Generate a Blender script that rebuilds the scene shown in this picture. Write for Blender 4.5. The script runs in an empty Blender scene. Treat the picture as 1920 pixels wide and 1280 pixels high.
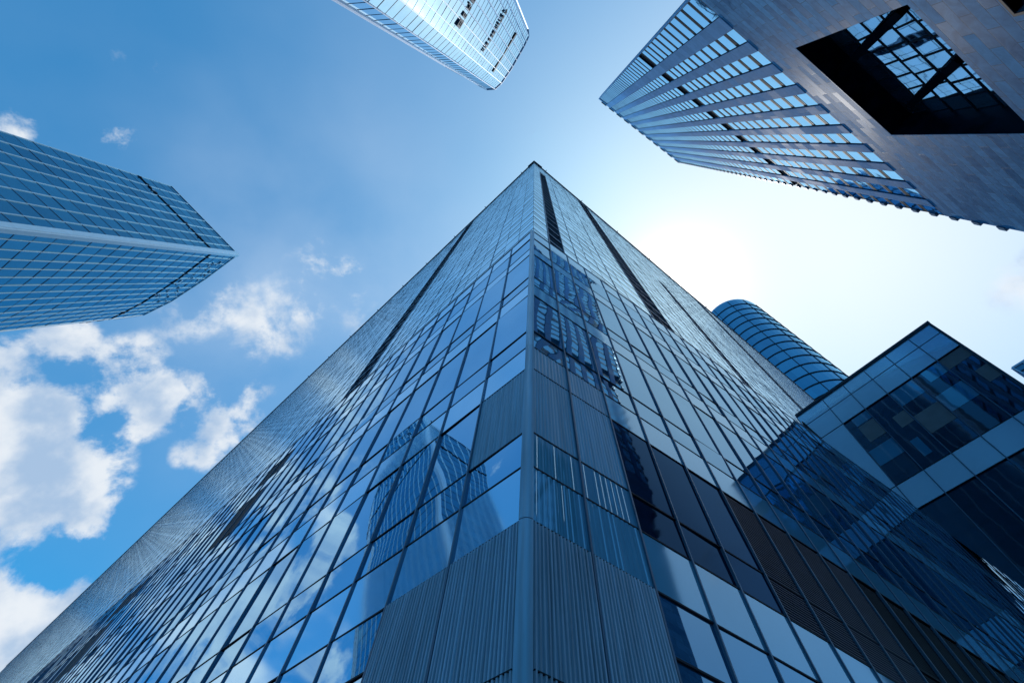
import bpy, math, random
import numpy as np
random.seed(7)
rng = np.random.default_rng(7)
sc = bpy.context.scene
COL = sc.collection

# ------------------------------------------------------------------ camera
FPX, ZX, ZY, EYE = 860.0, 1002.0, 250.0, 1.6
ox, oy = ZX - 960, -(ZY - 640)
tilt = math.atan2(math.hypot(ox, oy), FPX)
pit, rol = math.pi - tilt, math.atan2(ox, oy)
RX = np.array([[1, 0, 0], [0, math.cos(pit), -math.sin(pit)], [0, math.sin(pit), math.cos(pit)]])
RZ = np.array([[math.cos(rol), -math.sin(rol), 0], [math.sin(rol), math.cos(rol), 0], [0, 0, 1]])
RC = RX @ RZ
EYEV = np.array([0, 0, EYE])
cam = bpy.data.cameras.new("camera")
cam.sensor_width = 36.0
cam.lens = FPX / 1920 * 36.0
cam.clip_start = 0.05
cam.clip_end = 6000
co = bpy.data.objects.new("camera", cam)
COL.objects.link(co)
from mathutils import Matrix
M4 = Matrix.Identity(4)
for i in range(3):
    for j in range(3):
        M4[i][j] = RC[i, j]
M4[2][3] = EYE
co.matrix_world = M4
sc.camera = co

def ray(x, y):
    v = RC @ np.array([x - 960, -(y - 640), -FPX])
    return v / np.linalg.norm(v)
def atz(x, y, z):                    # point seen at photo pixel x,y at height z above the eye
    v = ray(x, y)
    return v * z / v[2] + EYEV
def atd(x, y, D):
    v = ray(x, y)
    return v * D / math.hypot(v[0], v[1]) + EYEV
def updir(x, y):
    v = ray(x, y)
    return v / v[2]
def project(P):
    v = (np.asarray(P) - EYEV) @ RC
    zz = np.where(v[..., 2] > -1e-3, -1e-3, v[..., 2])
    return np.stack([960 - FPX * v[..., 0] / zz, 640 + FPX * v[..., 1] / zz], -1), v[..., 2] < -1e-3

# ------------------------------------------------------------------ sky, sun, exposure
SUN = ray(1279, 533)
sun_el = math.asin(SUN[2])
sun_az = math.atan2(SUN[0], SUN[1])          # clockwise from +Y
world = bpy.data.worlds.new("World")
sc.world = world
world.use_nodes = True
wn, wl = world.node_tree.nodes, world.node_tree.links
wn.clear()
def N(t, nodes=wn, **k):
    n = nodes.new(t)
    for a, b in k.items():
        setattr(n, a, b)
    return n
def mth(nodes, links, op, a, b=None, clamp=False):
    n = nodes.new("ShaderNodeMath"); n.operation = op; n.use_clamp = clamp
    for i, v in enumerate((a, b)):
        if v is None: continue
        if isinstance(v, (int, float)): n.inputs[i].default_value = v
        else: links.new(v, n.inputs[i])
    return n.outputs[0]
def mixc(nodes, links, fac, a, b, blend='MIX'):
    n = nodes.new("ShaderNodeMix"); n.data_type = 'RGBA'; n.blend_type = blend
    for s, v in ((0, fac), (6, a), (7, b)):
        if isinstance(v, (int, float)): n.inputs[s].default_value = v
        elif isinstance(v, tuple): n.inputs[s].default_value = (*v, 1)
        else: links.new(v, n.inputs[s])
    return n.outputs[2]
out = N("ShaderNodeOutputWorld"); bg = N("ShaderNodeBackground")
wl.new(bg.outputs[0], out.inputs[0])
bg.inputs[1].default_value = 0.1
sky = N("ShaderNodeTexSky", sky_type='NISHITA', sun_disc=False, sun_elevation=sun_el, sun_rotation=sun_az,
        altitude=0, air_density=1.0, dust_density=0.8, ozone_density=2.2)
tc = N("ShaderNodeTexCoord")
DIR = tc.outputs["Generated"]
W = lambda op, a, b=None, clamp=False: mth(wn, wl, op, a, b, clamp)
def vdist(c):
    n = N("ShaderNodeVectorMath", operation='DISTANCE'); wl.new(DIR, n.inputs[0]); n.inputs[1].default_value = tuple(c)
    return n.outputs["Value"]
base = mixc(wn, wl, 1.0, sky.outputs[0], (.24, 1.52, 1.95), 'MULTIPLY')
# bright hazy air round the sun
dsun = vdist(SUN)
g1 = W('MULTIPLY', W('EXPONENT', W('MULTIPLY', dsun, -4.1)), 1.5, True)
g2 = W('EXPONENT', W('MULTIPLY', dsun, -24.0))
nv0 = N("ShaderNodeTexNoise"); wl.new(DIR, nv0.inputs["Vector"]); nv0.inputs["Scale"].default_value = 4.5; nv0.inputs["Detail"].default_value = 8
NZV = W('POWER', nv0.outputs["Fac"], 1.5)
g4 = W('MULTIPLY', W('EXPONENT', W('MULTIPLY', W('POWER', W('DIVIDE', vdist(ray(1700, 460)), .5), 2.0), -1.0)), .66)
g5 = W('MULTIPLY', W('EXPONENT', W('MULTIPLY', W('POWER', W('DIVIDE', vdist(ray(600, 560)), .30), 2.0), -1.0)), W('MULTIPLY', NZV, .8))
base = mixc(wn, wl, g4, base, (8.0, 9.0, 10.2))
g6 = W('MULTIPLY', W('EXPONENT', W('MULTIPLY', W('POWER', W('DIVIDE', vdist(ray(1520, 440)), .25), 2.0), -1.0)), .55)
base = mixc(wn, wl, g6, base, (11.5, 12.0, 12.6))
base = mixc(wn, wl, g5, base, (6.0, 7.6, 9.6))
base = mixc(wn, wl, g1, base, (9.2, 9.8, 10.5))
base = mixc(wn, wl, 1.0, base, mixc(wn, wl, g2, (0, 0, 0), (22, 21, 19)), 'ADD')
# clouds: noise whose threshold is lowered round each cloud bank (pixel x, y, radius, strength)
BL = [(70, 800, 95, .55), (110, 880, 100, .62), (20, 880, 110, .55), (175, 965, 55, .5), (215, 910, 40, .3), (100, 975, 60, .42), (-40, 800, 90, .5), (-40, 960, 60, .4),
      (60, 1180, 95, .62), (-20, 1130, 80, .55), (110, 1120, 55, .5), (0, 1260, 120, .55), (170, 1060, 20, .1), (-120, 1200, 150, .6),
      (240, 690, 65, .5), (300, 745, 62, .55), (190, 740, 55, .42), (360, 735, 48, .42), (255, 800, 40, .35), (120, 645, 65, .5), (30, 660, 70, .5), (350, 850, 30, .3),
      (430, 790, 62, .52), (480, 735, 42, .4), (395, 850, 38, .38), (500, 700, 40, .2),
      (212, 268, 55, .55), (30, 243, 55, .55), (95, 272, 42, .45), (-30, 250, 50, .3), (225, 118, 40, .17), (283, 125, 34, .17),
      (600, 500, 80, .22), (650, 520, 50, .26), (400, 570, 90, .2), (500, 640, 80, .22), (330, 600, 60, .2), (560, 580, 90, .2), (690, 600, 70, .18),
      (-350, 900, 330, .5), (-300, 1500, 380, .4), (2100, 500, 220, .30), (2300, 900, 300, .35)]
dens = None
for (x, y, r, s) in BL:
    c = ray(x, y); c2 = ray(x + r * .7, y + r * .7)
    rad = float(np.linalg.norm(c - c2)) * 1.12
    mr = N("ShaderNodeMapRange", interpolation_type='SMOOTHSTEP')
    wl.new(vdist(c), mr.inputs["Value"])
    mr.inputs["From Min"].default_value = 0.0; mr.inputs["From Max"].default_value = rad * 1.5
    mr.inputs["To Min"].default_value = s; mr.inputs["To Max"].default_value = 0.0
    dens = mr.outputs[0] if dens is None else W('MAXIMUM', W('ADD', dens, W('MULTIPLY', mr.outputs[0], .25)), mr.outputs[0])
nz = N("ShaderNodeTexNoise", noise_dimensions='3D'); wl.new(DIR, nz.inputs["Vector"])
nz.inputs["Scale"].default_value = 9.0; nz.inputs["Detail"].default_value = 14; nz.inputs["Roughness"].default_value = .6; nz.inputs["Distortion"].default_value = .1
cl = W('ADD', W('MULTIPLY', W('MULTIPLY', W('SUBTRACT', nz.outputs["Fac"], .5), 2.6), W('MULTIPLY', dens, 4.0, True)), dens)
cm = N("ShaderNodeMapRange", interpolation_type='SMOOTHSTEP'); wl.new(cl, cm.inputs["Value"])
cm.inputs["From Min"].default_value = .15; cm.inputs["From Max"].default_value = .54
nz2 = N("ShaderNodeTexNoise"); wl.new(DIR, nz2.inputs["Vector"]); nz2.inputs["Scale"].default_value = 13; nz2.inputs["Detail"].default_value = 9
nz2.inputs["Roughness"].default_value = .5
shade = N("ShaderNodeMapRange", interpolation_type='SMOOTHSTEP'); wl.new(W('ADD', W('MULTIPLY', nz2.outputs["Fac"], 1.5), W('MULTIPLY', cl, .22)), shade.inputs["Value"])
shade.inputs["From Min"].default_value = .66; shade.inputs["From Max"].default_value = 1.16
ccol = mixc(wn, wl, shade.outputs[0], (8.7, 9.1, 9.5), (4.0, 5.5, 7.6))
base = mixc(wn, wl, W('MULTIPLY', W('MULTIPLY', cm.outputs[0], .96), W('SUBTRACT', 1.0, g1)), base, ccol)
# thin milky veil
nv = N("ShaderNodeTexNoise"); wl.new(DIR, nv.inputs["Vector"]); nv.inputs["Scale"].default_value = 2.2; nv.inputs["Detail"].default_value = 5
vm = N("ShaderNodeMapRange"); wl.new(nv.outputs["Fac"], vm.inputs["Value"]); vm.inputs["From Min"].default_value = .42; vm.inputs["From Max"].default_value = .75
vm.inputs["To Max"].default_value = .12
base = mixc(wn, wl, vm.outputs[0], base, (5.0, 6.6, 8.6))
wl.new(base, bg.inputs[0])

sd = bpy.data.lights.new("sun", 'SUN'); sd.energy = 2.2; sd.angle = math.radians(.5); sd.color = (1.0, .975, .94)
so = bpy.data.objects.new("sun", sd); COL.objects.link(so)
from mathutils import Vector
so.rotation_euler = Vector(SUN).to_track_quat('Z', 'Y').to_euler()
sc.view_settings.view_transform = 'Standard'; sc.view_settings.look = 'None'
sc.view_settings.exposure = 0.0; sc.view_settings.gamma = 1.0
sc.render.engine = 'CYCLES'
sc.cycles.max_bounces = 6; sc.cycles.glossy_bounces = 4; sc.cycles.diffuse_bounces = 2
sc.cycles.sample_clamp_indirect = 6

# ------------------------------------------------------------------ materials
def newmat(name):
    m = bpy.data.materials.new(name); m.use_nodes = True
    return m, m.node_tree.nodes, m.node_tree.links, m.node_tree.nodes["Principled BSDF"]
def glass(name, col, col2, ior=2.0, rough=.03, wav=.25, wscale=.9, spec=(1, 1, 1), var=1.0, f0=.0):
    """opaque coated facade glass: room tone or painted reflection (varies from pane to pane) under a tinted mirror layer"""
    m, n, l, b = newmat(name)
    n.remove(b); om = n["Material Output"]
    at = n.new("ShaderNodeAttribute"); at.attribute_name = "rnd"; at.attribute_type = 'GEOMETRY'
    r = at.outputs["Fac"]
    c = mixc(n, l, mth(n, l, 'MULTIPLY', r, var), col, col2)
    df = n.new("ShaderNodeBsdfDiffuse"); l.new(c, df.inputs["Color"])
    gl = n.new("ShaderNodeBsdfGlossy"); gl.inputs["Color"].default_value = (*spec, 1); gl.inputs["Roughness"].default_value = rough
    g = n.new("ShaderNodeTexCoord")
    off = n.new("ShaderNodeVectorMath"); off.operation = 'ADD'
    l.new(g.outputs["Object"], off.inputs[0])
    sc_ = n.new("ShaderNodeVectorMath"); sc_.operation = 'SCALE'; cb = n.new("ShaderNodeCombineXYZ")
    for i in range(3): l.new(r, cb.inputs[i])
    l.new(cb.outputs[0], sc_.inputs[0]); sc_.inputs["Scale"].default_value = 3.0
    l.new(sc_.outputs[0], off.inputs[1])
    nt = n.new("ShaderNodeTexNoise"); nt.inputs["Scale"].default_value = wscale; nt.inputs["Detail"].default_value = 2.0
    nt.inputs["Roughness"].default_value = .35
    l.new(off.outputs[0], nt.inputs["Vector"])
    bp = n.new("ShaderNodeBump"); bp.inputs["Strength"].default_value = 1.0; bp.inputs["Distance"].default_value = wav * .1
    l.new(nt.outputs["Fac"], bp.inputs["Height"]); l.new(bp.outputs[0], gl.inputs["Normal"])
    fr = n.new("ShaderNodeFresnel"); fr.inputs["IOR"].default_value = ior
    # faint dust film lowers the mirror a little in patches
    dn = n.new("ShaderNodeTexNoise"); dn.inputs["Scale"].default_value = .35; dn.inputs["Detail"].default_value = 5; l.new(g.outputs["Object"], dn.inputs["Vector"])
    fac = mth(n, l, 'ADD', f0, mth(n, l, 'MULTIPLY', fr.outputs[0], 1 - f0))
    fac = mth(n, l, 'MULTIPLY', fac, mth(n, l, 'ADD', .84, mth(n, l, 'MULTIPLY', dn.outputs["Fac"], .2)), True)
    mx = n.new("ShaderNodeMixShader"); l.new(fac, mx.inputs[0]); l.new(df.outputs[0], mx.inputs[1]); l.new(gl.outputs[0], mx.inputs[2])
    l.new(mx.outputs[0], om.inputs["Surface"])
    return m
def paint(name, col, rough=.45, metal=0.0, var=.25, con=1.0, scale=1.2, ior=1.45, spec=(1, 1, 1), stretch=(1, 1, 1), slev=.5):
    m, n, l, b = newmat(name); b.inputs['Specular IOR Level'].default_value = slev
    g = n.new("ShaderNodeTexCoord"); mp = n.new("ShaderNodeMapping"); mp.inputs["Scale"].default_value = stretch
    l.new(g.outputs["Object"], mp.inputs[0])
    nt = n.new("ShaderNodeTexNoise"); nt.inputs["Scale"].default_value = scale; nt.inputs["Detail"].default_value = 6
    l.new(mp.outputs[0], nt.inputs["Vector"])
    at = n.new("ShaderNodeAttribute"); at.attribute_name = "rnd"
    f = mth(n, l, 'ADD', mth(n, l, 'MULTIPLY', mth(n, l, 'SUBTRACT', nt.outputs["Fac"], .5), con), .35)
    f = mth(n, l, 'ADD', f, mth(n, l, 'MULTIPLY', at.outputs["Fac"], .3), True)
    lo = tuple(v * (1 - var) for v in col); hi = tuple(min(1, v * (1 + var)) for v in col)
    c = mixc(n, l, f, lo, hi)
    l.new(c, b.inputs["Base Color"])
    b.inputs["Roughness"].default_value = rough; b.inputs["Metallic"].default_value = metal
    b.inputs["IOR"].default_value = ior; b.inputs["Specular Tint"].default_value = (*spec, 1)
    return m
def stone(name, c1, c2, mortar, bw, bh, rough=.35, off=.5, msize=.012, ior=1.35):
    m, n, l, b = newmat(name); b.inputs['IOR'].default_value = ior; b.inputs['Specular IOR Level'].default_value = .03; b.inputs['Specular Tint'].default_value = (.6, .8, 1, 1)
    uv = n.new("ShaderNodeUVMap"); uv.uv_map = "UVMap"
    br = n.new("ShaderNodeTexBrick"); l.new(uv.outputs[0], br.inputs["Vector"])
    br.inputs["Scale"].default_value = 1.0; br.inputs["Brick Width"].default_value = bw; br.inputs["Row Height"].default_value = bh
    br.inputs["Mortar Size"].default_value = msize; br.inputs["Color1"].default_value = (0, 0, 0, 1); br.inputs["Color2"].default_value = (1, 1, 1, 1)
    br.inputs["Mortar"].default_value = (.5, .5, .5, 1); br.offset = off; br.inputs["Mortar Smooth"].default_value = .1
    sep = n.new("ShaderNodeSeparateColor"); l.new(br.outputs["Color"], sep.inputs[0])
    nt = n.new("ShaderNodeTexNoise"); nt.inputs["Scale"].default_value = 1.3; nt.inputs["Detail"].default_value = 9; nt.inputs["Roughness"].default_value = .65
    nt.inputs["Distortion"].default_value = 1.2
    l.new(uv.outputs[0], nt.inputs["Vector"])
    f = mth(n, l, 'ADD', mth(n, l, 'MULTIPLY', sep.outputs[0], .62), mth(n, l, 'MULTIPLY', mth(n, l, 'SUBTRACT', nt.outputs["Fac"], .36), 1.25), True)
    c = mixc(n, l, f, c1, c2)
    c = mixc(n, l, br.outputs["Fac"], c, mortar)
    l.new(c, b.inputs["Base Color"])
    rr = mth(n, l, 'ADD', mth(n, l, 'MULTIPLY', sep.outputs[0], .25), rough - .1)
    l.new(rr, b.inputs["Roughness"])
    bp = n.new("ShaderNodeBump"); bp.inputs["Distance"].default_value = .02; bp.inputs["Strength"].default_value = .7
    h = mth(n, l, 'SUBTRACT', mth(n, l, 'ADD', mth(n, l, 'MULTIPLY', nt.outputs["Fac"], .25), mth(n, l, 'MULTIPLY', sep.outputs[0], .3)), br.outputs["Fac"])
    l.new(h, bp.inputs["Height"]); l.new(bp.outputs[0], b.inputs["Normal"])
    return m

G_POD = glass("podium_glass", (.004, .05, .12), (.015, .13, .25), ior=1.8, f0=.30, wav=.11, wscale=.32, spec=(.38, .63, .83), rough=.015)
G_DARK = glass("dark_glass", (.001, .004, .012), (.002, .010, .026), ior=1.3, f0=.02, wav=.1, wscale=.5, spec=(.16, .36, .66))
G_TOW = glass("tower_glass", (.05, .18, .32), (.05, .24, .42), ior=2.0, f0=.64, wav=.012, wscale=.3, spec=(.62, .86, 1.0), rough=.16, var=.6)
G_SPAN = glass("spandrel_glass", (.08, .26, .40), (.115, .32, .47), ior=1.6, f0=.20, wav=.06, wscale=.4, spec=(.55, .80, .98), rough=.06, var=.9)
G_TSPAN = glass("tower_spandrel_glass", (.06, .22, .38), (.13, .34, .52), ior=1.8, f0=.50, wav=.012, wscale=.6, spec=(.70, .92, 1), rough=.20, var=.6)
RIBM = paint("ribbed_metal", (.25, .37, .50), rough=.4, metal=.15, var=.36, con=2.2, scale=2.0, stretch=(14, 14, .30))
RIBM2 = paint("ribbed_pale_metal", (.15, .34, .50), rough=.4, metal=.1, var=.25, con=2.0, scale=1.5, stretch=(9, 9, .3))
FRAME = paint("mullion_metal", (.06, .14, .23), rough=.4, metal=.2, var=.3)
FRAMED = paint("dark_frame", (.008, .016, .030), rough=.6, var=.3, slev=.15)
CORNM = paint("corner_metal", (.24, .40, .54), rough=.4, metal=.3, var=.35, con=2.0, scale=1.0, stretch=(6, 6, .3))
LOUV = paint("louvre_blades", (.012, .017, .055), rough=.5, metal=.2, var=.5, scale=2)
LOUVL = paint("pale_louvre_blades", (.14, .26, .38), rough=.5, var=.3)
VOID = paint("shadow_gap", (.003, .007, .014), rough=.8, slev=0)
PARA = paint("parapet_metal", (.03, .08, .12), rough=.5, slev=.2)
CORE = paint("concrete_core", (.12, .16, .2), rough=.8, slev=.1)
STONE = stone("stone_cladding", (.03, .16, .34), (.22, .56, .88), (.008, .05, .12), 1.9, .62, rough=.55)
STONEP = stone("stone_pier", (.13, .34, .60), (.27, .55, .88), (.06, .18, .36), 3.0, 1.5, rough=.7, msize=.008)
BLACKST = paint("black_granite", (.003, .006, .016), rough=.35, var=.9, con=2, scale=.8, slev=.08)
G_STONE = glass("office_glass", (.003, .12, .34), (.46, .68, .84), ior=1.22, f0=.0, wav=.05, spec=(.32, .60, .84), rough=.03)  # pale and blue base tones paint in the reflected sky
G_BIG = glass("lobby_glass", (.03, .26, .55), (.50, .74, .95), ior=1.8, f0=.25, wav=.07, wscale=.4, spec=(.6, .85, 1), rough=.02)  # bright base colour stands in for sky mirrored in the opening
G_LEFT = glass("blue_tower_glass", (.003, .04, .09), (.015, .12, .22), ior=1.6, f0=.22, wav=.16, spec=(.35, .78, 1), rough=.05)
FIN = paint("pale_fin_metal", (.42, .64, .80), rough=.45, var=.12, slev=.3)
FINC = glass("bright_corner_glass", (.50, .72, .84), (.55, .75, .88), ior=1.4, f0=.12, wav=.04, spec=(.85, .95, 1), rough=.32)
FIN2 = paint("silver_fin_metal", (.36, .52, .70), rough=.5, var=.1, slev=.3)
G_TOP = glass("pale_tower_glass", (.03, .12, .23), (.06, .18, .31), ior=1.4, f0=.12, wav=.06, spec=(.5, .75, .92), rough=.08)
G_CYL = glass("round_tower_glass", (.015, .13, .26), (.05, .23, .40), ior=1.5, f0=.28, wav=.06, spec=(.35, .75, 1), rough=.05)
G_ANX = glass("annex_window_glass", (.001, .006, .014), (.006, .04, .08), ior=1.45, f0=.03, wav=.1, wscale=.4, spec=(.35, .7, 1), rough=.03)
PANEL = glass("pale_panel", (.34, .60, .80), (.40, .66, .86), ior=1.5, f0=.28, wav=.02, wscale=.3, spec=(.5, .85, 1), rough=.25)
BLIND = paint("roller_blind", (.16, .21, .24), rough=.6)
G_ANXB = glass("annex_painted_reflection", (.01, .14, .28), (.02, .26, .44), ior=1.5, f0=.08, wav=.1, wscale=.4, spec=(.4, .8, 1), rough=.03)  # blue tone painted for the blocks mirrored in the annex windows
GROUND = stone("plaza_paving", (.08, .10, .12), (.18, .21, .24), (.05, .05, .05), 1.2, .6, rough=.6)
SIGN = paint("sign_letters", (.01, .05, .09), rough=.6, slev=.1)

# ------------------------------------------------------------------ mesh helpers
class Chunk:
    __slots__ = ("v", "f", "uv", "r", "smooth")
    def __init__(s, v, f, uv=None, r=None, smooth=False):
        s.v, s.f, s.uv, s.smooth = np.asarray(v, float), f, uv, smooth
        s.r = random.random() if r is None else r
BOXF = [(0, 3, 2, 1), (4, 5, 6, 7), (0, 1, 5, 4), (1, 2, 6, 5), (2, 3, 7, 6), (3, 0, 4, 7)]
class Face:
    """a facade: u along d, z up along w (w.z = 1), o outwards along n"""
    def __init__(s, P0, d, w, n):
        s.P, s.d, s.w, s.n = [np.asarray(a, float) for a in (P0, d, w, n)]
    def p(s, u, z, o=0.0):
        return s.P + u * s.d + z * s.w + o * s.n
    def box(s, u0, u1, z0, z1, o0, o1, r=None):
        v = [s.p(u0, z0, o1), s.p(u1, z0, o1), s.p(u1, z1, o1), s.p(u0, z1, o1), s.p(u0, z0, o0), s.p(u1, z0, o0), s.p(u1, z1, o0), s.p(u0, z1, o0)]
        uvs = [(u0, z0), (u1, z0), (u1, z1), (u0, z1), (u0 + .3, z0), (u1 + .3, z0), (u1 + .3, z1), (u0 + .3, z1)]
        return Chunk(v, BOXF, uvs, r)
    def quad(s, u0, u1, z0, z1, o=0.0, tiltv=0.0, r=None):
        t = rng.uniform(-tiltv, tiltv, 4) if tiltv else (0, 0, 0, 0)
        a, b, c = t[0], t[1], t[2]
        v = [s.p(u0, z0, o + a), s.p(u1, z0, o + b), s.p(u1, z1, o + b + c - a), s.p(u0, z1, o + c)]
        return Chunk(v, [(0, 1, 2, 3)], [(u0, z0), (u1, z0), (u1, z1), (u0, z1)], r)
    def pane(s, u0, u1, z0, z1, o=0.0, tiltv=.01, bulge=.006, k=4, r=None):
        t = rng.uniform(-tiltv, tiltv, 3); b = rng.uniform(-bulge, bulge)
        v, uv, f = [], [], []
        for j in range(k + 1):
            for i in range(k + 1):
                x, y = i / k, j / k
                oo = o + t[0] * x + t[1] * y + t[2] * x * y * .5 + b * 16 * x * (1 - x) * y * (1 - y) * .5
                uu, zz = u0 + (u1 - u0) * x, z0 + (z1 - z0) * y
                v.append(s.p(uu, zz, oo)); uv.append((uu, zz))
        for j in range(k):
            for i in range(k):
                a = j * (k + 1) + i
                f.append((a, a + 1, a + k + 2, a + k + 1))
        return Chunk(v, f, uv, r, True)
    def ribs(s, u0, u1, z0, z1, o, period=.078, depth=.036):
        n = max(2, int(round((u1 - u0) / period))); v, f, uv = [], [], []
        us, os_ = [], []
        for i in range(n):
            a = u0 + (u1 - u0) * i / n; w_ = (u1 - u0) / n
            j = random.uniform(-.004, .004)
            for q, dd in ((0, 0), (.18, depth + j), (.55, depth + j), (.73, 0)):
                us.append(a + q * w_); os_.append(o + dd)
        us.append(u1); os_.append(o)
        for a, b in zip(us, os_):
            v += [s.p(a, z0, b), s.p(a, z1, b)]; uv += [(a, z0), (a, z1)]
        for i in range(len(us) - 1):
            f.append((2 * i, 2 * i + 2, 2 * i + 3, 2 * i + 1))
        return Chunk(v, f, uv)

def mesh_from(name, chunks, mat, origin):
    V, Fc, UV, R, S = [], [], [], [], []
    k = 0
    for c in chunks:
        V.append(c.v - origin)
        for f in c.f:
            Fc.append(tuple(i + k for i in f)); R.append(c.r); S.append(c.smooth)
            UV += [c.uv[i] if c.uv else (0, 0) for i in f]
        k += len(c.v)
    V = np.concatenate(V)
    me = bpy.data.meshes.new(name)
    me.from_pydata(V.tolist(), [], Fc)
    a = me.attributes.new("rnd", 'FLOAT', 'FACE'); a.data.foreach_set("value", R)
    uvl = me.uv_layers.new(name="UVMap"); uvl.data.foreach_set("uv", np.array(UV, dtype=np.float32).ravel())
    if any(S): me.polygons.foreach_set("use_smooth", S)
    me.materials.append(mat)
    me.update()
    return me
def chunk_size(c):
    px, ok = project(c.v)
    if not ok.any(): return 0.0
    px = px[ok]
    x0, y0 = np.clip(px.min(0), 0, (1920, 1280)); x1, y1 = np.clip(px.max(0), 0, (1920, 1280))
    return float((x1 - x0) * (y1 - y0))
class Thing:
    def __init__(s, name, label, cat, base, group=None):
        o = bpy.data.objects.new(name, None); COL.objects.link(o)
        o.empty_display_size = 1
        s.base = np.array(base, float); o.location = tuple(base)
        o["label"], o["category"] = label, cat
        if group: o["group"] = group
        s.o = o; s.parts = {}
    def add(s, name, mat, chunk):
        s.parts.setdefault(name, []).append((mat, chunk))
    def one(s, name, mat, chunks, label=None, parent=None):
        me = mesh_from(name, chunks, mat, s.base)
        ob = bpy.data.objects.new(name, me); COL.objects.link(ob)
        ob.parent = parent or s.o
        if label: ob["label"] = label
        return ob
    def build(s, limit=100, labels={}):
        """each of the largest pieces in view becomes its own part, the rest one part"""
        for name, lst in s.parts.items():
            sized = sorted(((chunk_size(c if not isinstance(c, list) else c[0]), i) for i, (m, c) in enumerate(lst)), reverse=True)
            keep = {i for sz, i in sized[:limit] if sz > 0} if len(lst) > limit else set(range(len(lst)))
            rest = {}
            for i, (m, c) in enumerate(lst):
                cc = c if isinstance(c, list) else [c]
                if i in keep: s.one(name, m, cc, labels.get((name, m.name)))
                else: rest.setdefault(m.name, []).extend(cc)
            if rest:
                allc = [(bpy.data.materials[k], c) for k, cs in rest.items() for c in cs]
                mats = sorted(rest)
                me = mesh_from(name, [c for k in mats for c in rest[k]], bpy.data.materials[mats[0]], s.base)
                for k in mats[1:]: me.materials.append(bpy.data.materials[k])
                mi = []
                for q, k in enumerate(mats):
                    for c in rest[k]: mi += [q] * len(c.f)
                me.polygons.foreach_set("material_index", mi)
                ob = bpy.data.objects.new(name, me); COL.objects.link(ob); ob.parent = s.o; ob["kind"] = "stuff"
def hd(deg):
    a = math.radians(deg); return np.array([math.cos(a), math.sin(a), 0.0])
def outward(d, P):
    n = np.array([-d[1], d[0], 0.0])
    return n if (n @ (EYEV - P)) > 0 else -n
def prism(pts_bot, pts_top):
    """closed solid between two rings"""
    n = len(pts_bot); v = list(pts_bot) + list(pts_top)
    f = [(i, (i + 1) % n, (i + 1) % n + n, i + n) for i in range(n)] + [tuple(range(n))[::-1], tuple(range(n, 2 * n))]
    return Chunk(v, f)
UPZ = np.array([0, 0, 1.0])

# ------------------------------------------------------------------ ground
def ground():
    s = 2500
    me = mesh_from("ground", [Chunk([(-s, -s, 0), (s, -s, 0), (s, s, 0), (-s, s, 0)], [(0, 1, 2, 3)], [(-s, -s), (s, -s), (s, s), (-s, s)], .5)], GROUND, np.zeros(3))
    o = bpy.data.objects.new("ground", me); COL.objects.link(o); o["kind"] = "structure"
ground()

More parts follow.
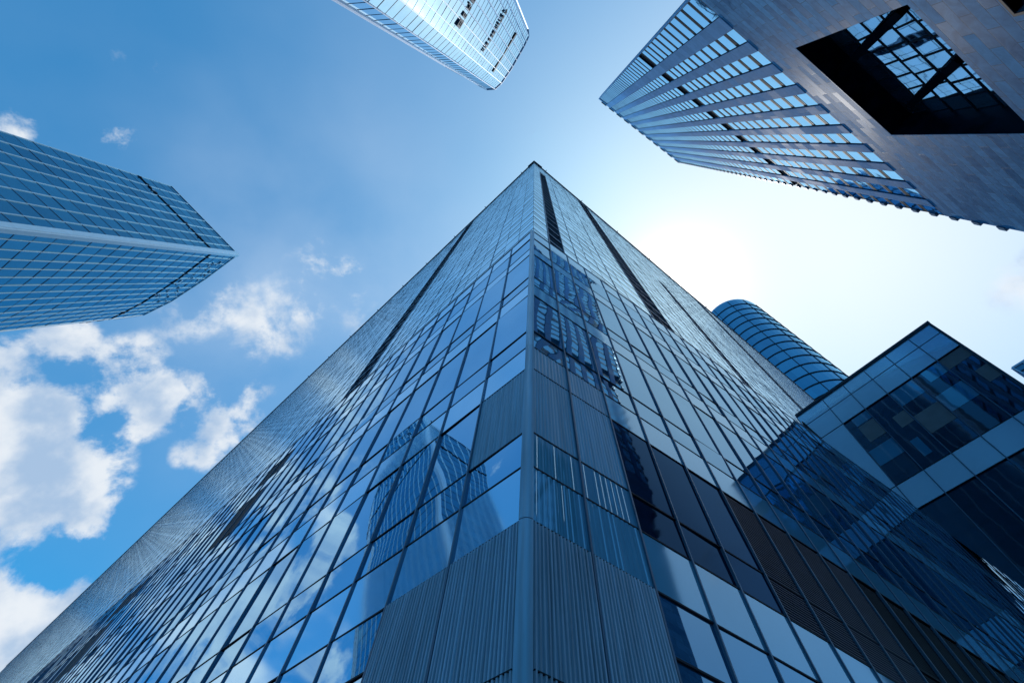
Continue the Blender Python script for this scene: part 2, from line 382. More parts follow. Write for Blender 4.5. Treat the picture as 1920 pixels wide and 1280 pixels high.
# ------------------------------------------------------------------ the main building: podium and tower
AL, AR = 132.14, 32.27
C = atd(988, 900, 6.0); C[2] = EYE            # facade z is counted from eye height
ARP = 29.3
pod = Thing("glass_skyscraper", "tall blue glass corner skyscraper with ribbed metal at its foot, in the centre", "skyscraper", (C[0], C[1], 0))
FL = Face(C, hd(AL), UPZ, outward(hd(AL), C)); FR = Face(C, hd(ARP), UPZ, outward(hd(ARP), C))
PT = 31.4
LEN_L, LEN_R = 104.0, 124.0
def podium(F, first, bay, L, side):
    us = [0.12, first]
    while us[-1] < L: us.append(us[-1] + bay)
    n = len(us)
    #      z0, z1, kind
    rows = [(-1.6, 1.1, 's'), (1.1, 4.75, 'w'), (4.75, 5.93, 'w'), (5.93, 7.35, 's'), (7.35, 8.5, 'w'), (8.5, 11.55, 'w'), (11.55, 13.0, 's'),
            (13.0, 14.3, 'w'), (14.3, 18.1, 'w'), (18.1, 19.5, 's'), (19.5, 20.75, 'w'), (20.75, 25.1, 'w'), (25.1, 26.5, 's'), (26.5, 29.3, 'w'), (29.3, PT, 's')]
    for i in range(n - 1):
        a, b = us[i] + .02, us[i + 1] - .02
        for (z0, z1, k) in rows:
            zc = (z0 + z1) / 2
            near = (i < 2)
            if near and z1 <= 5.95:
                if z0 < -1: pod.add("ribbed_panel", RIBM, F.ribs(a, b, z0, 5.9, .02))
                if z0 < -1:
                    for zj in (1.1, 3.5): pod.add("panel_joint", FRAMED, F.box(a, b, zj, zj + .016, .0, .058))
                continue
            if side == 'R' and near and zc < 13.0:
                if k == 'w' and 7.3 < z0 < 7.5:
                    pod.add("window", G_SPAN, F.ribs(a, b, z0 + .03, z1 - .03, .0, .16, .004)); continue
                if k == 'w':
                    pod.add("ribbed_panel", RIBM2, F.ribs(a, b, z0 + .03, z1 - .03, .0, .1, .012)); continue
                if k == 's':
                    pod.add("spandrel_panel", RIBM2 if zc > 11 else G_SPAN, F.ribs(a, b, z0 + .03, z1 - .03, .0, .12, .01)); continue
            if side == 'L' and i == 0 and zc < 11.6:
                if z0 > 8 and k == 'w':
                    pod.add("ribbed_panel", RIBM2, F.ribs(a, b, z0 + .03, z1 - .03, .0, .1, .012)); continue
            if side == 'R' and 7.3 < zc < 11.5 and 7.2 < us[i] < 30:
                if z0 < 8: 
                    mat = LOUV if us[i] < 13 else FRAMED
                    nb = 46; ch = []
                    for q in range(nb):
                        zz = 7.42 + (11.45 - 7.42) * q / nb
                        ch.append(F.box(a, b, zz, zz + .035, -.10, .0 if us[i] < 13 else -.04))
                    ch.append(F.box(a, b, 7.40, 11.5, -.2, -.11))
                    pod.add("louvre_bank", mat, ch)
                continue
            if k == 's':
                pod.add("spandrel_panel", G_SPAN, F.pane(a, b, z0 + .03, z1 - .03, .0, .003, .002, 2))
            else:
                mat = G_POD
                if side == 'R' and 7.3 < zc < 11.5: mat = G_DARK
                if side == 'L' and 20.7 < zc < 29 and (24.4 < us[i] < 28.2 or 47 < us[i] < 52): mat = FRAMED
                pod.add("window", mat, F.pane(a, b, z0 + .03, z1 - .03, -.01, .016, .012))
    for i, u in enumerate(us[1:]):
        if i < 1 : pod.add("mullion", FRAME, F.box(u - .022, u + .022, -1.6, PT, -.05, .05))
        else: pod.add("mullion", FRAME, F.box(u - .022, u + .022, -1.6, PT, -.05, .045))
    for (z0, z1, k) in rows[1:]:
        u0 = .14
        pod.add("transom", FRAMED, F.box(u0, us[-1], z0 - .02, z0 + .02, -.05, .014))
    pod.add("parapet", FRAME, F.box(0, us[-1], PT, PT + .08, -1.2, .03))
podium(FL, 1.86, 1.78, LEN_L, 'L')
podium(FR, 1.42, 1.50, LEN_R, 'R')
# corner column: bevelled metal cap
ch = []
ring = []
bis = -(FL.n + FR.n); bis /= np.linalg.norm(bis)
for k in range(13):
    t = k / 12
    d1 = C + FL.d * .13; d2 = C + FR.d * .12
    ctrl = C + (FL.n + FR.n) * .0
    p_ = (1 - t) ** 2 * (d1 + FL.n * .05) + 2 * t * (1 - t) * (ctrl + (FL.n + FR.n) * .045) + t * t * (d2 + FR.n * .05)
    ring.append(p_)
ring.append(C + FR.d * .12 - FR.n * .1); ring.append(C + FL.d * .13 - FL.n * .1)
r2 = np.array(ring)
for z0, z1 in ((-1.6, 5.91), (5.93, 13.0), (13.012, 25.0), (25.012, PT + .1)):
    cch = prism([p + UPZ * z0 for p in r2], [p + UPZ * z1 for p in r2]); pod.add("corner_cover", CORNM, cch)
# roof slab and core of the podium
inner = [C - FL.n * .25 - FR.n * .25]
pa = C + FL.d * LEN_L - FL.n * .25; pb = C + FR.d * LEN_R - FR.n * .25
pc = C + FL.d * LEN_L + FR.d * LEN_R
pod.add("podium_block", CORE, prism([p + UPZ * -1.6 for p in (inner[0], pb, pc, pa)], [p + UPZ * (PT - .3) for p in (inner[0], pb, pc, pa)]))

# ---- tower
CT = atd(1000, 435, 7.5); CT[2] = EYE
TL = Face(CT, hd(AL), UPZ, outward(hd(AL), CT)); TR = Face(CT, hd(AR), UPZ, outward(hd(AR), CT))
TH = 139.0
def tower(F, L, strips, side):
    bay, fl = 1.75, 3.12
    z0 = PT - .5
    nf = int((TH - 3 - z0) / fl); fl = (TH - 3 - z0) / nf
    us = [0.0]
    while us[-1] < L: us.append(us[-1] + bay)
    def instrip(u):
        for (a, b, zt) in strips:
            if a - .01 < u < b - .05: return zt
        return None
    far = 150
    # panes
    for i in range(len(us) - 1):
        a, b = us[i] + .02, us[i + 1] - .02
        st = instrip((a + b) / 2)
        for j in range(nf):
            z = z0 + j * fl
            if st and z + fl < st: continue
            pod.add("tower_window", G_TOW, F.quad(a, b, z + .04, z + 1.95, 0, .012 if a < 60 else .003))
            pod.add("tower_spandrel", G_TSPAN, F.quad(a, b, z + 1.98, z + fl - .0, 0, .006))
        pod.add("tower_spandrel", G_TSPAN, F.quad(a, b, z0 + nf * fl, TH, 0, .004))
    for i, u in enumerate(us[1:]):
        big = (i % 3 == 2)
        pod.add("tower_mullion", FRAME if big else FRAME, F.box(u - (.035 if big else .02), u + (.035 if big else .02), z0, TH, -.05, .035 if big else .014))
    for j in range(nf + 1):
        z = z0 + j * fl
        pod.add("tower_transom", FRAMED, F.box(0, us[-1], z - .035, z + .035, -.06, .020))
        pod.add("tower_transom", FRAME, F.box(0, us[-1], z + 1.95, z + 1.985, -.06, .008))
    # recessed balcony slots: dark shaft with pale slab edges
    for (a, b, zt) in strips:
        pass
    for (a, b, zt) in strips:
        a = round(a / bay) * bay; b = round(b / bay) * bay
        zt2 = z0 + int((zt - z0) / fl) * fl
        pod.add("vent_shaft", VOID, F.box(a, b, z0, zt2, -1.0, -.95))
        j = 0
        while z0 + j * fl < zt2 - .1:
            z = z0 + j * fl
            pod.add("shaft_slab", LOUVL, F.box(a + .03, b - .03, z + .5, z + .95, -.9, -.02))
            pod.add("shaft_slab", FRAMED, F.box(a + .03, b - .03, z + 1.4, z + 1.6, -.9, -.25))
            j += 1
        for uu in (a, b):
            pod.add("shaft_edge", FRAME, F.box(uu - .05, uu + .05, z0, zt2, -.9, .06))
    # parapet
    pod.add("parapet", PARA, F.box(-.25, us[-1], TH, TH + .5, -.6, .25))
    pod.add("parapet", PARA, F.box(0, us[-1], TH - 1.2, TH - .9, -.1, .08))
    return us[-1]
la = tower(TL, 372, [(22.7, 26.2, 139)], 'L')
ra = tower(TR, 150, [(1.75, 3.5, 122), (15.75, 19.2, 139), (33.2, 35, 96), (63, 66.5, 139)], 'R')
ip = CT - TL.n * .3 - TR.n * .3
CL_, CR_ = CT + TL.d * la - TL.n * .3, CT + TR.d * ra - TR.n * .3
cc_ = CL_ + TR.d * ra
pod.add("roof_corner_cap", PARA, prism([p + UPZ * TH for p in (CT + (TL.n + TR.n) * .3, CT + TR.d * 2.6 + TR.n * .45, CT + TR.d * 2.6 - TR.n * 2, CT - (TL.n + TR.n) * 1.2, CT + TL.d * 2 - TL.n * 2, CT + TL.d * 2 + TL.n * .45)],
        [p + UPZ * (TH + 1.3) for p in (CT + (TL.n + TR.n) * .3, CT + TR.d * 2.6 + TR.n * .45, CT + TR.d * 2.6 - TR.n * 2, CT - (TL.n + TR.n) * 1.2, CT + TL.d * 2 - TL.n * 2, CT + TL.d * 2 + TL.n * .45)]))
for F_, L_ in ((TL, 120), (TR, 120)):
    for k in range(9):
        u_ = 6 + k * 12.5 + random.uniform(-2, 2)
        pod.add("roof_davit", PARA, [F_.box(u_, u_ + .18, TH + .5, TH + 1.5, -.5, -.3), F_.box(u_, u_ + .18, TH + 1.4, TH + 1.6, -.5, .55)])
def tshrink(o): return None
q = [CT - TL.n * 1.05 - TR.n * 1.05, CR_ - TR.n * .8, cc_, CL_ - TL.n * .8]
pod.add("tower_block", CORE, prism([p + UPZ * 0 for p in q], [p + UPZ * (TH - .4) for p in q]))
pod.build(100)

# ------------------------------------------------------------------ stone tower (upper right)
S = 1.4
wS = updir(1055, 260)
P = atz(1125, 190, 130 * S); P0 = P - wS * (130 * S)
dS = hd(28); nS = outward(dS, P0)
ST = Face(P0, dS * S, wS * S, nS)            # u, z in the 130 m gauge, o in metres
sto = Thing("stone_office_tower", "grey stone clad office tower with one huge black framed opening, at top right", "office tower", (P0[0], P0[1], 0))
R_U = 25.4; TOPZ = 128.0; BOTZ = 38.2
pitch = 2.36; W0 = 1.42
strips = []
for k in range(12):
    e = 1.75 + pitch * k if k else 1.72
    e = 1.72 + (4.36 - 1.72) * min(k, 1) + pitch * max(0, k - 1)
    s0 = e - W0 if k else -.55
    if s0 > R_U - .3: break
    strips.append((s0, min(e, R_U)))
rowp = 2.12
prev = -.66
for (a, b) in strips:
    if a > prev + .1 or prev < 0:
        sto.add("pier", STONEP, ST.box(prev, a, BOTZ, TOPZ, -.8, .06))
    prev = b
if prev < R_U: sto.add("pier", STONEP, ST.box(prev, R_U, BOTZ, TOPZ, -.8, .06))
wins = []
for (a, b) in strips:
    j = 0; z = BOTZ
    while z < TOPZ - 3:
        top = min(z + rowp, TOPZ - 2)
        if 61.5 < z + 1 < 64.2:
            ch = [ST.box(a, b, z, top, -.6, -.5)] + [ST.box(a, b, z + q * .2, z + q * .2 + .06, -.5, -.2) for q in range(int((top - z) / .2))]
            sto.add("louvre", FRAMED, ch)
        else:
            ki = strips.index((a, b))
            rv = random.uniform(0, .25) if (ki == 0 or (ki < 3 and z < 50 - 4 * abs(ki - 2))) else random.choice([.25, .5, .7, .85, 1.0]) * random.uniform(.8, 1)
            if random.random() < .06: rv = .2
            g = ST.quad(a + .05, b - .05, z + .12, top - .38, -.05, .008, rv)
            # sky reflection painted as pane tone: mostly pale, deep blue at lower left
            wins.append((chunk_size(g), g, [ST.box(a, b, z, z + .12, -.4, -.02), ST.box(a, b, top - .38, top - .22, -.4, -.02), ST.box(a, b, top - .12, top - .003, -.4, -.015),
                                            ST.box(a, a + .05, z + .1, top - .38, -.4, -.01), ST.box(b - .05, b, z + .1, top - .38, -.4, -.01)],
                         [ST.box(a, b, top - .22, top - .12, -.4, -.03)]))
        z = top
wins.sort(key=lambda t: -t[0])
for sz, g, fr, spn in wins[:100]:
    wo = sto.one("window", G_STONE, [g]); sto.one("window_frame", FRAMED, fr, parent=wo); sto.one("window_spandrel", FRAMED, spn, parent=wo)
rest = [w_ for w_ in wins[100:]]
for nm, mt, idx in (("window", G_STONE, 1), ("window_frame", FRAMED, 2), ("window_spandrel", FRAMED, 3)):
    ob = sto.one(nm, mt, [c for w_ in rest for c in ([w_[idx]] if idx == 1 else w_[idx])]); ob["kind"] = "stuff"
# crown band and coping with small dark gaps
sto.add("crown_panel", STONEP, ST.box(-.66, R_U, TOPZ - 2, TOPZ, -.3, .02))
for k in range(11):
    u0 = .4 + k * 2.36
    sto.add("coping", FRAMED, ST.box(u0, u0 + 1.5, TOPZ, TOPZ + .5, -.6, .3))
# saw-tooth window edges along the right corner
z = BOTZ - 8
while z < TOPZ:
    sto.add("corner_fin", FRAME, ST.box(R_U - .1, R_U + .26, z + .5, z + 1.1, -.5, .12))
    z += rowp
# plain stone below with the big opening u 6.2..15.1, z 23.6..33.9 and a smaller one
OU0, OU1, OZ0, OZ1 = 6.2, 15.05, 23.9, 34.0
SU0, SU1, SZ0, SZ1 = 4.4, 8.12, 16.8, 20.2
DEP = 0
# find the recess depth so that its inner corner lands at photo pixel (1742, 205)
v = ray(1742, 205)
A3 = np.array([[ST.w[i], -nS[i], -v[i]] for i in range(3)])
sol = np.linalg.solve(A3, -(ST.P + OU1 * ST.d - EYEV))
DEP = float(np.clip(sol[1], 1.5, 12))
def sb(u0, u1, z0, z1, name="stone_wall", o0=-1.2, o1=0.0): sto.add(name, STONE, ST.box(u0, u1, z0, z1, o0, o1))
zb = -P0[2] / S * 0 - 1.2
sb(-.66, R_U, OZ1, BOTZ); sb(-.66, OU0, SZ1, OZ1); sb(OU1, R_U, OZ0, OZ1)
sb(OU0, R_U, SZ1, OZ0); sb(-.66, SU0, SZ0, SZ1); sb(SU1, R_U, SZ0, SZ1); sb(-.66, R_U, zb, SZ0)
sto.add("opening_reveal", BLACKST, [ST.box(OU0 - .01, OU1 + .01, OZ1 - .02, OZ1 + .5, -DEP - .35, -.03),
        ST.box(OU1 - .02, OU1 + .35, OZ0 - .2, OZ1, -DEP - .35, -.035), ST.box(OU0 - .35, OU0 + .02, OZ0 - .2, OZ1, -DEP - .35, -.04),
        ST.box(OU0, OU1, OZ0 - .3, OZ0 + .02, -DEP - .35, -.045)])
# lobby window: 8 x 6 panes, each leaning out at its head
nu, nzz = 8, 6
TIP = .34                                    # each pane tips out a little towards its head
for i in range(nu):
    for j in range(nzz):
        a, b = OU0 + (OU1 - OU0) * i / nu, OU0 + (OU1 - OU0) * (i + 1) / nu
        c0, c1 = OZ0 + (OZ1 - OZ0) * j / nzz, OZ0 + (OZ1 - OZ0) * (j + 1) / nzz
        FP = Face(ST.P + nS * (-DEP - TIP * c0 / (c1 - c0)), ST.d, ST.w + nS * (TIP / (c1 - c0)), nS)
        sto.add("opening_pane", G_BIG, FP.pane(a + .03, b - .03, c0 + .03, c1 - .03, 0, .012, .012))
        sto.add("opening_bar", FRAMED, [FP.box(a, a + .055, c0, c1, -.08, .05), FP.box(b - .055, b, c0, c1, -.08, .05),
                FP.box(a + .055, b - .055, c0, c0 + .10, -.08, .045), FP.box(a + .055, b - .055, c1 - .10, c1, -.08, .045)])
        if j in (2, 4): sto.add("opening_bar", FRAMED, FP.box(a + .055, b - .055, c0 + .30, c0 + .38, -.08, .04))
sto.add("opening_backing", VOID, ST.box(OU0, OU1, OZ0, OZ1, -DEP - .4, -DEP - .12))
# two raking struts from the head of the glass to the outer sill
def onface(Fc, x, y, o):
    v = ray(x, y); A = np.array([[Fc.d[i], Fc.w[i], -v[i]] for i in range(3)])
    s_ = np.linalg.solve(A, -(Fc.P + o * Fc.n - EYEV)); return s_[0], s_[1]
for (p1, p2) in (((1605, 105), (1698, 14)), ((1712, 192), (1808, 106))):
    ua, za = onface(ST, *p1, -DEP + .4); ub, zb2 = onface(ST, *p2, -1.2)
    A_, B_ = ST.p(ua, za, -DEP + .4), ST.p(ub, zb2, -1.2)
    ax = (B_ - A_) / np.linalg.norm(B_ - A_); s1 = ST.d / S; s2 = np.cross(ax, s1); s2 /= np.linalg.norm(s2)
    s1 = np.cross(s2, ax)
    hw, hh = .28, .45
    rg = [s1 * hw + s2 * hh, s1 * -hw + s2 * hh, s1 * -hw - s2 * hh, s1 * hw - s2 * hh]
    sto.add("strut", VOID, prism([A_ + r_ for r_ in rg], [B_ + r_ for r_ in rg]))
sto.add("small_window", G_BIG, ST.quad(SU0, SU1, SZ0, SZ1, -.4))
sto.add("small_window_frame", FRAMED, [ST.box(SU0 - .1, SU1 + .12, SZ1, SZ1 + .12, -.7, .06), ST.box(SU1, SU1 + .12, SZ0, SZ1, -.7, .06), ST.box(SU0 + 1.8, SU0 + 1.92, SZ0, SZ1, -.5, -.3)])
b0 = [ST.p(-.66, -1.1, -1.3), ST.p(R_U, -1.1, -1.3), ST.p(R_U, -1.1, -32), ST.p(-.66, -1.1, -32)]
t0 = [p + wS * S * (TOPZ + .7) for p in b0]
# block behind the facade, hollow where the big opening is
for (za, zb3, oo) in ((-1.1, OZ0 - .4, -1.3), (OZ0 - .4, OZ1 + .6, -DEP - .8), (OZ1 + .6, TOPZ - .4, -1.3)):
    bb = [ST.p(-.64, za, oo), ST.p(R_U - .05, za, oo), ST.p(R_U - .05, za, -32), ST.p(5.8, za, -32)]
    tt = [ST.p(-.64, zb3, oo), ST.p(R_U - .05, zb3, oo), ST.p(R_U - .05, zb3, -32), ST.p(5.8, zb3, -32)]
    sto.add("tower_block", STONEP, prism(bb, tt))
sto.build(100)

# ------------------------------------------------------------------ generic many-sided glazed tower
def ring_tower(T, ringtop, w, ztop, zbot, nvis, bay, fl, gmat, fin, fmat, smat, finw=.12, find=.3, floorbox=.06, crown=None, spandrel=.3, finevery=1, tr_mat=None):
    """ringtop: roof outline at height ztop, first nvis edges are the facades that get windows"""
    n = len(ringtop)
    cen = sum(ringtop) / n
    inn = [p + (cen - p) * .02 for p in ringtop]
    T.add("tower_block", CORE, prism([p - w * (ztop - zbot) for p in inn], [p - w * .5 for p in inn]))
    allf = []
    for i in range(nvis):
        A, B = ringtop[i], ringtop[(i + 1) % n]
        L = np.linalg.norm(B - A); d = (B - A) / L
        nn = np.array([-d[1], d[0], 0]); nn = nn if nn @ (A - cen) > 0 else -nn
        F = Face(A - w * ztop + w * 0, d, w, nn)
        allf.append((F, L))
        nb = max(1, int(round(L / bay))); bw = L / nb
        z = zbot; rows = []
        while z < ztop - .5: rows.append((z, min(z + fl, ztop))); z += fl
        for k in range(nb):
            a, b = k * bw, (k + 1) * bw
            for (z0, z1) in rows:
                T.add("window", gmat, F.quad(a, b, z0, z1 - fl * spandrel, 0, .02))
                if spandrel > 0: T.add("spandrel_panel", smat, F.quad(a, b, z1 - fl * spandrel, z1, 0, .01))
            if k % finevery == 0: T.add("vertical_fin", fmat, F.box(a - finw / 2, a + finw / 2, zbot, ztop, -.1, find))
        for (z0, z1) in rows:
            T.add("floor_line", tr_mat or FRAMED, F.box(0, L, z0 - floorbox / 2, z0 + floorbox / 2, -.05, .06))
        T.add("parapet", fmat, F.box(-.05, L + .05, ztop - .25, ztop + .25, -.3, find + .05))
    return allf

# left leaning tower
wL = updir(865, 525)
H = 150.0
pt = lambda x, y, z=H: atz(x, y, z)
tip = pt(446, 477)
rl = [pt(322, 350), pt(330, 358), tip, pt(418, 501), pt(386, 522), pt(322, 564), pt(270, 590), pt(214, 598)]
rl = [pt(322, 350), tip, pt(386, 522), pt(322, 564), pt(270, 590), pt(214, 598)]
base_ = tip - wL * H
lt = Thing("leaning_glass_tower", "dark blue glass tower with pale vertical fins at the left edge", "tower", (base_[0], base_[1], 0))
back1, back2 = pt(150, 560), pt(180, 380)
rl2 = rl + [pt(120, 560), pt(200, 360)]
fl_ = ring_tower(lt, rl2, wL, H, -20, 5, 3.3, 4.0, G_LEFT, True, FIN, G_LEFT, finw=.11, find=.18, floorbox=.10, spandrel=.0, tr_mat=FRAME)
# bright rounded corner, mechanical floor seam near the top
F0, L0 = fl_[0]; F1, L1 = fl_[1]
lt.add("corner_cover", FIN, F0.box(L0 - .9, L0 + .3, -20, H, -.1, .55)); lt.add("corner_cover", FIN, F1.box(-.35, .9, -20, H, -.1, .55))
for F, L in fl_:
    lt.add("plant_floor", VOID, F.box(0, L, H - 14.9, H - 14.55, -.3, .2))
    for k in range(int(L / .9)):
        if random.random() < .3:
            u = k * .9 + random.random() * .4
            lt.add("plant_grille", random.choice([LOUVL, FRAMED, FRAMED]), F.box(u, u + random.uniform(.3, .8), H - 15.1 + random.uniform(-.3, .2), H - 14.5 + random.uniform(0, .5), .2, .35))
F2, L2 = fl_[2]
for (F, L, u0) in ((F1, L1, 4), (fl_[2][0], fl_[2][1], 0)):
    for k in range(16):
        u = random.uniform(u0, L - .5); z = random.uniform(H - 13, H - 3)
        lt.add("plant_grille", random.choice([LOUVL, FIN, FRAME]), F.box(u, u + random.uniform(.5, 1.8), z, z + random.uniform(.2, .6), .1, .25))
lt.build(100)

# top tower with rounded corners
wT = updir(1075, 267); H = 250.0
rt = [pt(x, y, H) for (x, y) in [(800, 81), (815, 105), (836, 125), (875, 146), (898, 160), (913, 168), (928, 167), (940, 156), (961, 125), (982, 88), (991, 69), (990, 56), (982, 40), (965, 24)]]
cen = sum(rt) / len(rt)
far_ = np.array([-40., -75., 0])
rt2 = rt + [pt(950, -20, H), pt(860, -60, H), pt(800, 10, H)]
base_ = cen - wT * H
tt_ = Thing("rounded_glass_tower", "pale blue glass tower with rounded corners and thin white fins at the top edge", "tower", (base_[0], base_[1], 0))
ft = ring_tower(tt_, rt2, wT, H, 0, 13, 3.0, 4.2, G_TOP, True, FIN2, G_TOP, finw=.2, find=.35, floorbox=.08, spandrel=0, tr_mat=FRAME)
# long flat facade between the corners: plant bands and two rows of dark sign letters
FM, LM = ft[8]
main_faces = [ft[7], ft[8]]
A_, B_ = rt[7], rt[9]
d = (B_ - A_) / np.linalg.norm(B_ - A_); LW = np.linalg.norm(B_ - A_)
nn = np.array([-d[1], d[0], 0]); nn = nn if nn @ (A_ - cen) > 0 else -nn
FS = Face(A_ - wT * H, d, wT, nn)
def band_by_px(x1, y1, x2, y2, name, hgt, o=.6, marks=False):
    u1, z1 = onface(FS, x1, y1, o); u2, z2 = onface(FS, x2, y2, o)
    zz = (z1 + z2) / 2; a, b = min(u1, u2), max(u1, u2)
    if not marks:
        tt_.add(name, FRAMED, FS.box(a, b, zz, zz + hgt, -.2, o)); return
    u = a
    while u < b:
        wd = random.uniform(.7, 1.3) * hgt * .5
        ch = []
        st = wd * .25
        kind = random.randrange(4)
        ch.append(FS.box(u, u + st, zz, zz + hgt, .3, o))
        if kind != 1: ch.append(FS.box(u + wd - st, u + wd, zz, zz + hgt * (1 if kind else .6), .3, o))
        if kind != 3: ch.append(FS.box(u + st, u + wd - st, zz + hgt * .8, zz + hgt, .3, o))
        if kind in (1, 2): ch.append(FS.box(u + st, u + wd - st, zz, zz + hgt * .2, .3, o))
        ch.append(FS.box(u + st, u + wd - st, zz + hgt * .42, zz + hgt * .58, .3, o))
        tt_.add(name, SIGN, ch); u += wd * 1.25
band_by_px(855, 48, 890, -6, "sign_letter", 3.6, .7, True)
band_by_px(905, 97, 947, 24, "sign_letter", 2.2, .7, True)
band_by_px(925, 136, 968, 62, "plant_band", 1.2, .5)
tt_.build(100)

# ------------------------------------------------------------------ cylindrical tower behind the main roof line
H = 308.0
cc = pt(1372, 607, H); RR = 19.6
cy = Thing("cylindrical_glass_tower", "round dark blue glass tower with curved floor rings behind the central skyscraper", "tower", (cc[0], cc[1], 0))
NS = 48
def ringp(r, z): return [np.array([cc[0] + r * math.cos(2 * math.pi * k / NS), cc[1] + r * math.sin(2 * math.pi * k / NS), z + EYE]) for k in range(NS)]
zr = H - 4.4; FLH = 8.6
cy.add("tower_block", CORE, prism(ringp(RR * .97, -1.6), ringp(RR * .97, H - 4.4)))
z = zr
rows = []
while z > 20: rows.append((z - FLH, z)); z -= FLH
fc = np.array([-cc[0], -cc[1]]); fc /= np.linalg.norm(fc)
for (z0, z1) in rows:
    r0, r1 = ringp(RR, z0), ringp(RR, z1)
    for k in range(0, NS, 2):
        k1, k2 = (k + 1) % NS, (k + 2) % NS
        c_ = Chunk([r0[k], r0[k1], r0[k2], r1[k2], r1[k1], r1[k]], [(0, 1, 4, 5), (1, 2, 3, 4)])
        cy.add("window", G_CYL, c_)
    a, b = ringp(RR + .4, z0 - .2), ringp(RR + .4, z0 + .2)
    cy.add("floor_ring", FRAMED, prism(a, b))
for k in range(0, NS, 4):
    th = 2 * math.pi * k / NS; e = np.array([math.cos(th), math.sin(th), 0]); t = np.array([-e[1], e[0], 0])
    o_ = np.array([cc[0], cc[1], EYE])
    g4 = [o_ + e * (RR - .1) + t * .12, o_ + e * (RR - .1) - t * .12, o_ + e * (RR + .28) - t * .12, o_ + e * (RR + .28) + t * .12]
    cy.add("mullion", FRAMED, prism([p + UPZ * 20 for p in g4], [p + UPZ * (H - 4.4) for p in g4]))
prof = [(1.0, -4.4), (.985, -2.2), (.93, -.4), (.82, .9), (.5, 2.0), (.02, 2.4)]
for (ra_, za), (rb, zb4) in zip(prof[:-1], prof[1:]):
    cy.add("roof_dome", G_CYL, Chunk(ringp(RR * ra_, H + za) + ringp(RR * rb, H + zb4), [(i, (i + 1) % NS, (i + 1) % NS + NS, i + NS) for i in range(NS)]))
cy.build(100)

# ------------------------------------------------------------------ annex office block (right)
Da = 48.0
A = atd(1742, 607, Da); wA = updir(1004, 120); dA = hd(126); nA = outward(dA, A)
AN = Face(A, dA, wA, nA)                     # z counted down from its roof corner
anx = Thing("panelled_office_block", "low office block with pale blue panels and wide dark window bands at the right", "office block", (A[0], A[1], 0))
bnd = [(1500, 785)]
for uu in (27, 31, 36, 42, 50, 62, 80):
    q_, _ = project(FR.p(uu, PT + .12, 0)); bnd.append((float(q_[0]), float(q_[1]) + 4.0))
bnd = [bnd[0]] + [q_ for q_ in bnd[1:] if q_[0] > 1503]
print("BND", bnd)
poly = [AN.p(0, 0)] + [AN.p(*onface(AN, x, y, 0)) for x, y in bnd] + [AN.p(0, -34)]
lowline = [onface(AN, x, y, 0) for x, y in bnd]
def lowz(u):                                  # raking underside of the wing
    pts = sorted(lowline)
    for (u0, z0), (u1, z1) in zip(pts[:-1], pts[1:]):
        if u0 <= u <= u1: return z0 + (z1 - z0) * (u - u0) / (u1 - u0)
    return pts[0][1] if u < pts[0][0] else pts[-1][1]
UMAX = max(u for u, z in lowline)
cols = [0.0, 2.5, 5.3, 7.95, 10.6, 13.3, UMAX]
rowsA = [(-1.75, 0, 'p'), (-4.35, -1.8, 'p'), (-13.15, -4.4, 'w'), (-15.85, -13.2, 'p'), (-24.6, -15.9, 'w'), (-27.4, -24.65, 'p'), (-36, -27.45, 'w'), (-38.9, -36.05, 'p'), (-50, -38.95, 'w')]
def clipped(u0, u1, z0, z1, o, k=28, r=None):
    """a panel of the facade cut off along the raking underside"""
    v, uv, f = [], [], []
    us_ = np.linspace(u0, u1, k + 1)
    for u in us_:
        lo = max(z0, lowz(u)); lo = min(lo, z1)
        v += [AN.p(u, lo, o), AN.p(u, z1, o)]; uv += [(u, lo), (u, z1)]
    for i in range(k):
        if lowz((us_[i] + us_[i + 1]) / 2) < z1 - .02: f.append((2 * i, 2 * i + 2, 2 * i + 3, 2 * i + 1))
    return Chunk(v, f, uv, r) if f else None
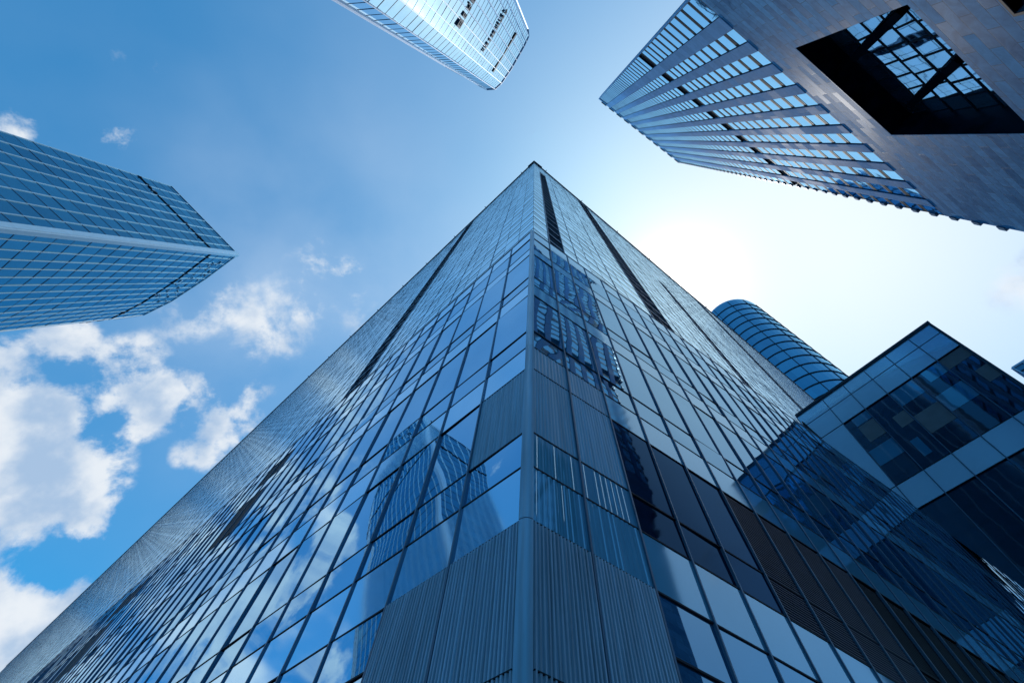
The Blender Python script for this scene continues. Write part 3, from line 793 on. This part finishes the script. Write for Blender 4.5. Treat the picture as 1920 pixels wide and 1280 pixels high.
for i in range(len(cols) - 1):
    a, b = cols[i], cols[i + 1]
    for (z0, z1, k) in rowsA:
        isw = k == 'w' and i < 5
        c_ = clipped(a + .04, b - .04, z0, z1, 0.0 if not isw else -.12)
        if c_ is None: continue
        anx.add("window" if isw else "wall_panel", G_ANX if isw else PANEL, c_)
        if isw and z0 > -20:
            if lowz((a + b) / 2) < z0 + 2:
                # reflected blocks painted as blue quads on the dark glass, grey ones as blinds
                ya = z1 - .05
                for q in range(4):
                    hh = random.uniform(1.0, 2.6)
                    if ya - hh < z0 + .4: break
                    if random.random() < .62:
                        ua = a + .08 + random.choice([0, 0, .9]); ub = b - .08 - random.choice([0, 0, .8, 1.2])
                        m_ = random.choice([G_ANXB, G_ANXB, G_ANXB, BLIND])
                        anx.add("blind_reflection", m_, AN.quad(ua, ub, ya - hh, ya, -.10))
                    ya -= hh + random.choice([.15, .8, 1.6])
for i, u in enumerate(cols[:-1] + [UMAX]):
    lo = lowz(u)
    if u == 0: anx.add("mullion", PARA, AN.box(-.12, .12, lo, 0, -.4, .12))
    else: anx.add("mullion", FRAME, AN.box(u - .045, u + .045, min(lo, -.1), 0, -.3, .09))
for (z0, z1, k) in rowsA[:-1]:
    uend = UMAX
    for uu in np.linspace(0, UMAX, 200):
        if lowz(uu) > z0: uend = uu; break
    anx.add("transom", FRAME if k == 'p' and z0 > -3 else FRAMED, AN.box(0, uend, z0 - .04, z0 + .01, -.3, .04))
anx.add("parapet", PARA, AN.box(-.15, UMAX, 0, .28, -.8, .2))
bk = -8.0 * nA + 4.0 * hd(20)
# solid behind the facade, thinning away upward and backward from the raking underside
fr = [AN.p(0, -.02, -.35)] + [AN.p(u, min(z + .9, -.02), -.35) for u, z in lowline] + [AN.p(0, lowz(0), -.35)]
mid = poly[2] - EYEV; mid = mid / np.linalg.norm(mid)
anx.add("office_block_body", CORE, prism(fr, [p + (p - EYEV) / np.linalg.norm(p - EYEV) * 0 + mid * 7.0 + UPZ * 1.5 * 0 for p in fr]))
anx.build(100)

# ------------------------------------------------------------------ far sliver at the right edge
Hs = 120.0
sl = [pt(1899, 690, Hs), pt(1935, 668, Hs), pt(1985, 700, Hs), pt(1950, 725, Hs)]
fs = Thing("distant_office_building", "small distant building corner at the right edge beyond the panelled office block", "building", (sl[0][0], sl[0][1], 0))
cenS = sum(sl) / 4
ring_tower(fs, sl, UPZ, Hs, 60, 4, 2.5, 3.4, G_TOP, True, FIN2, G_TOP, finw=.2, find=.3, floorbox=.5, spandrel=0)
fs.build(100)

print("DEP", DEP)
print("objects", len(bpy.data.objects))
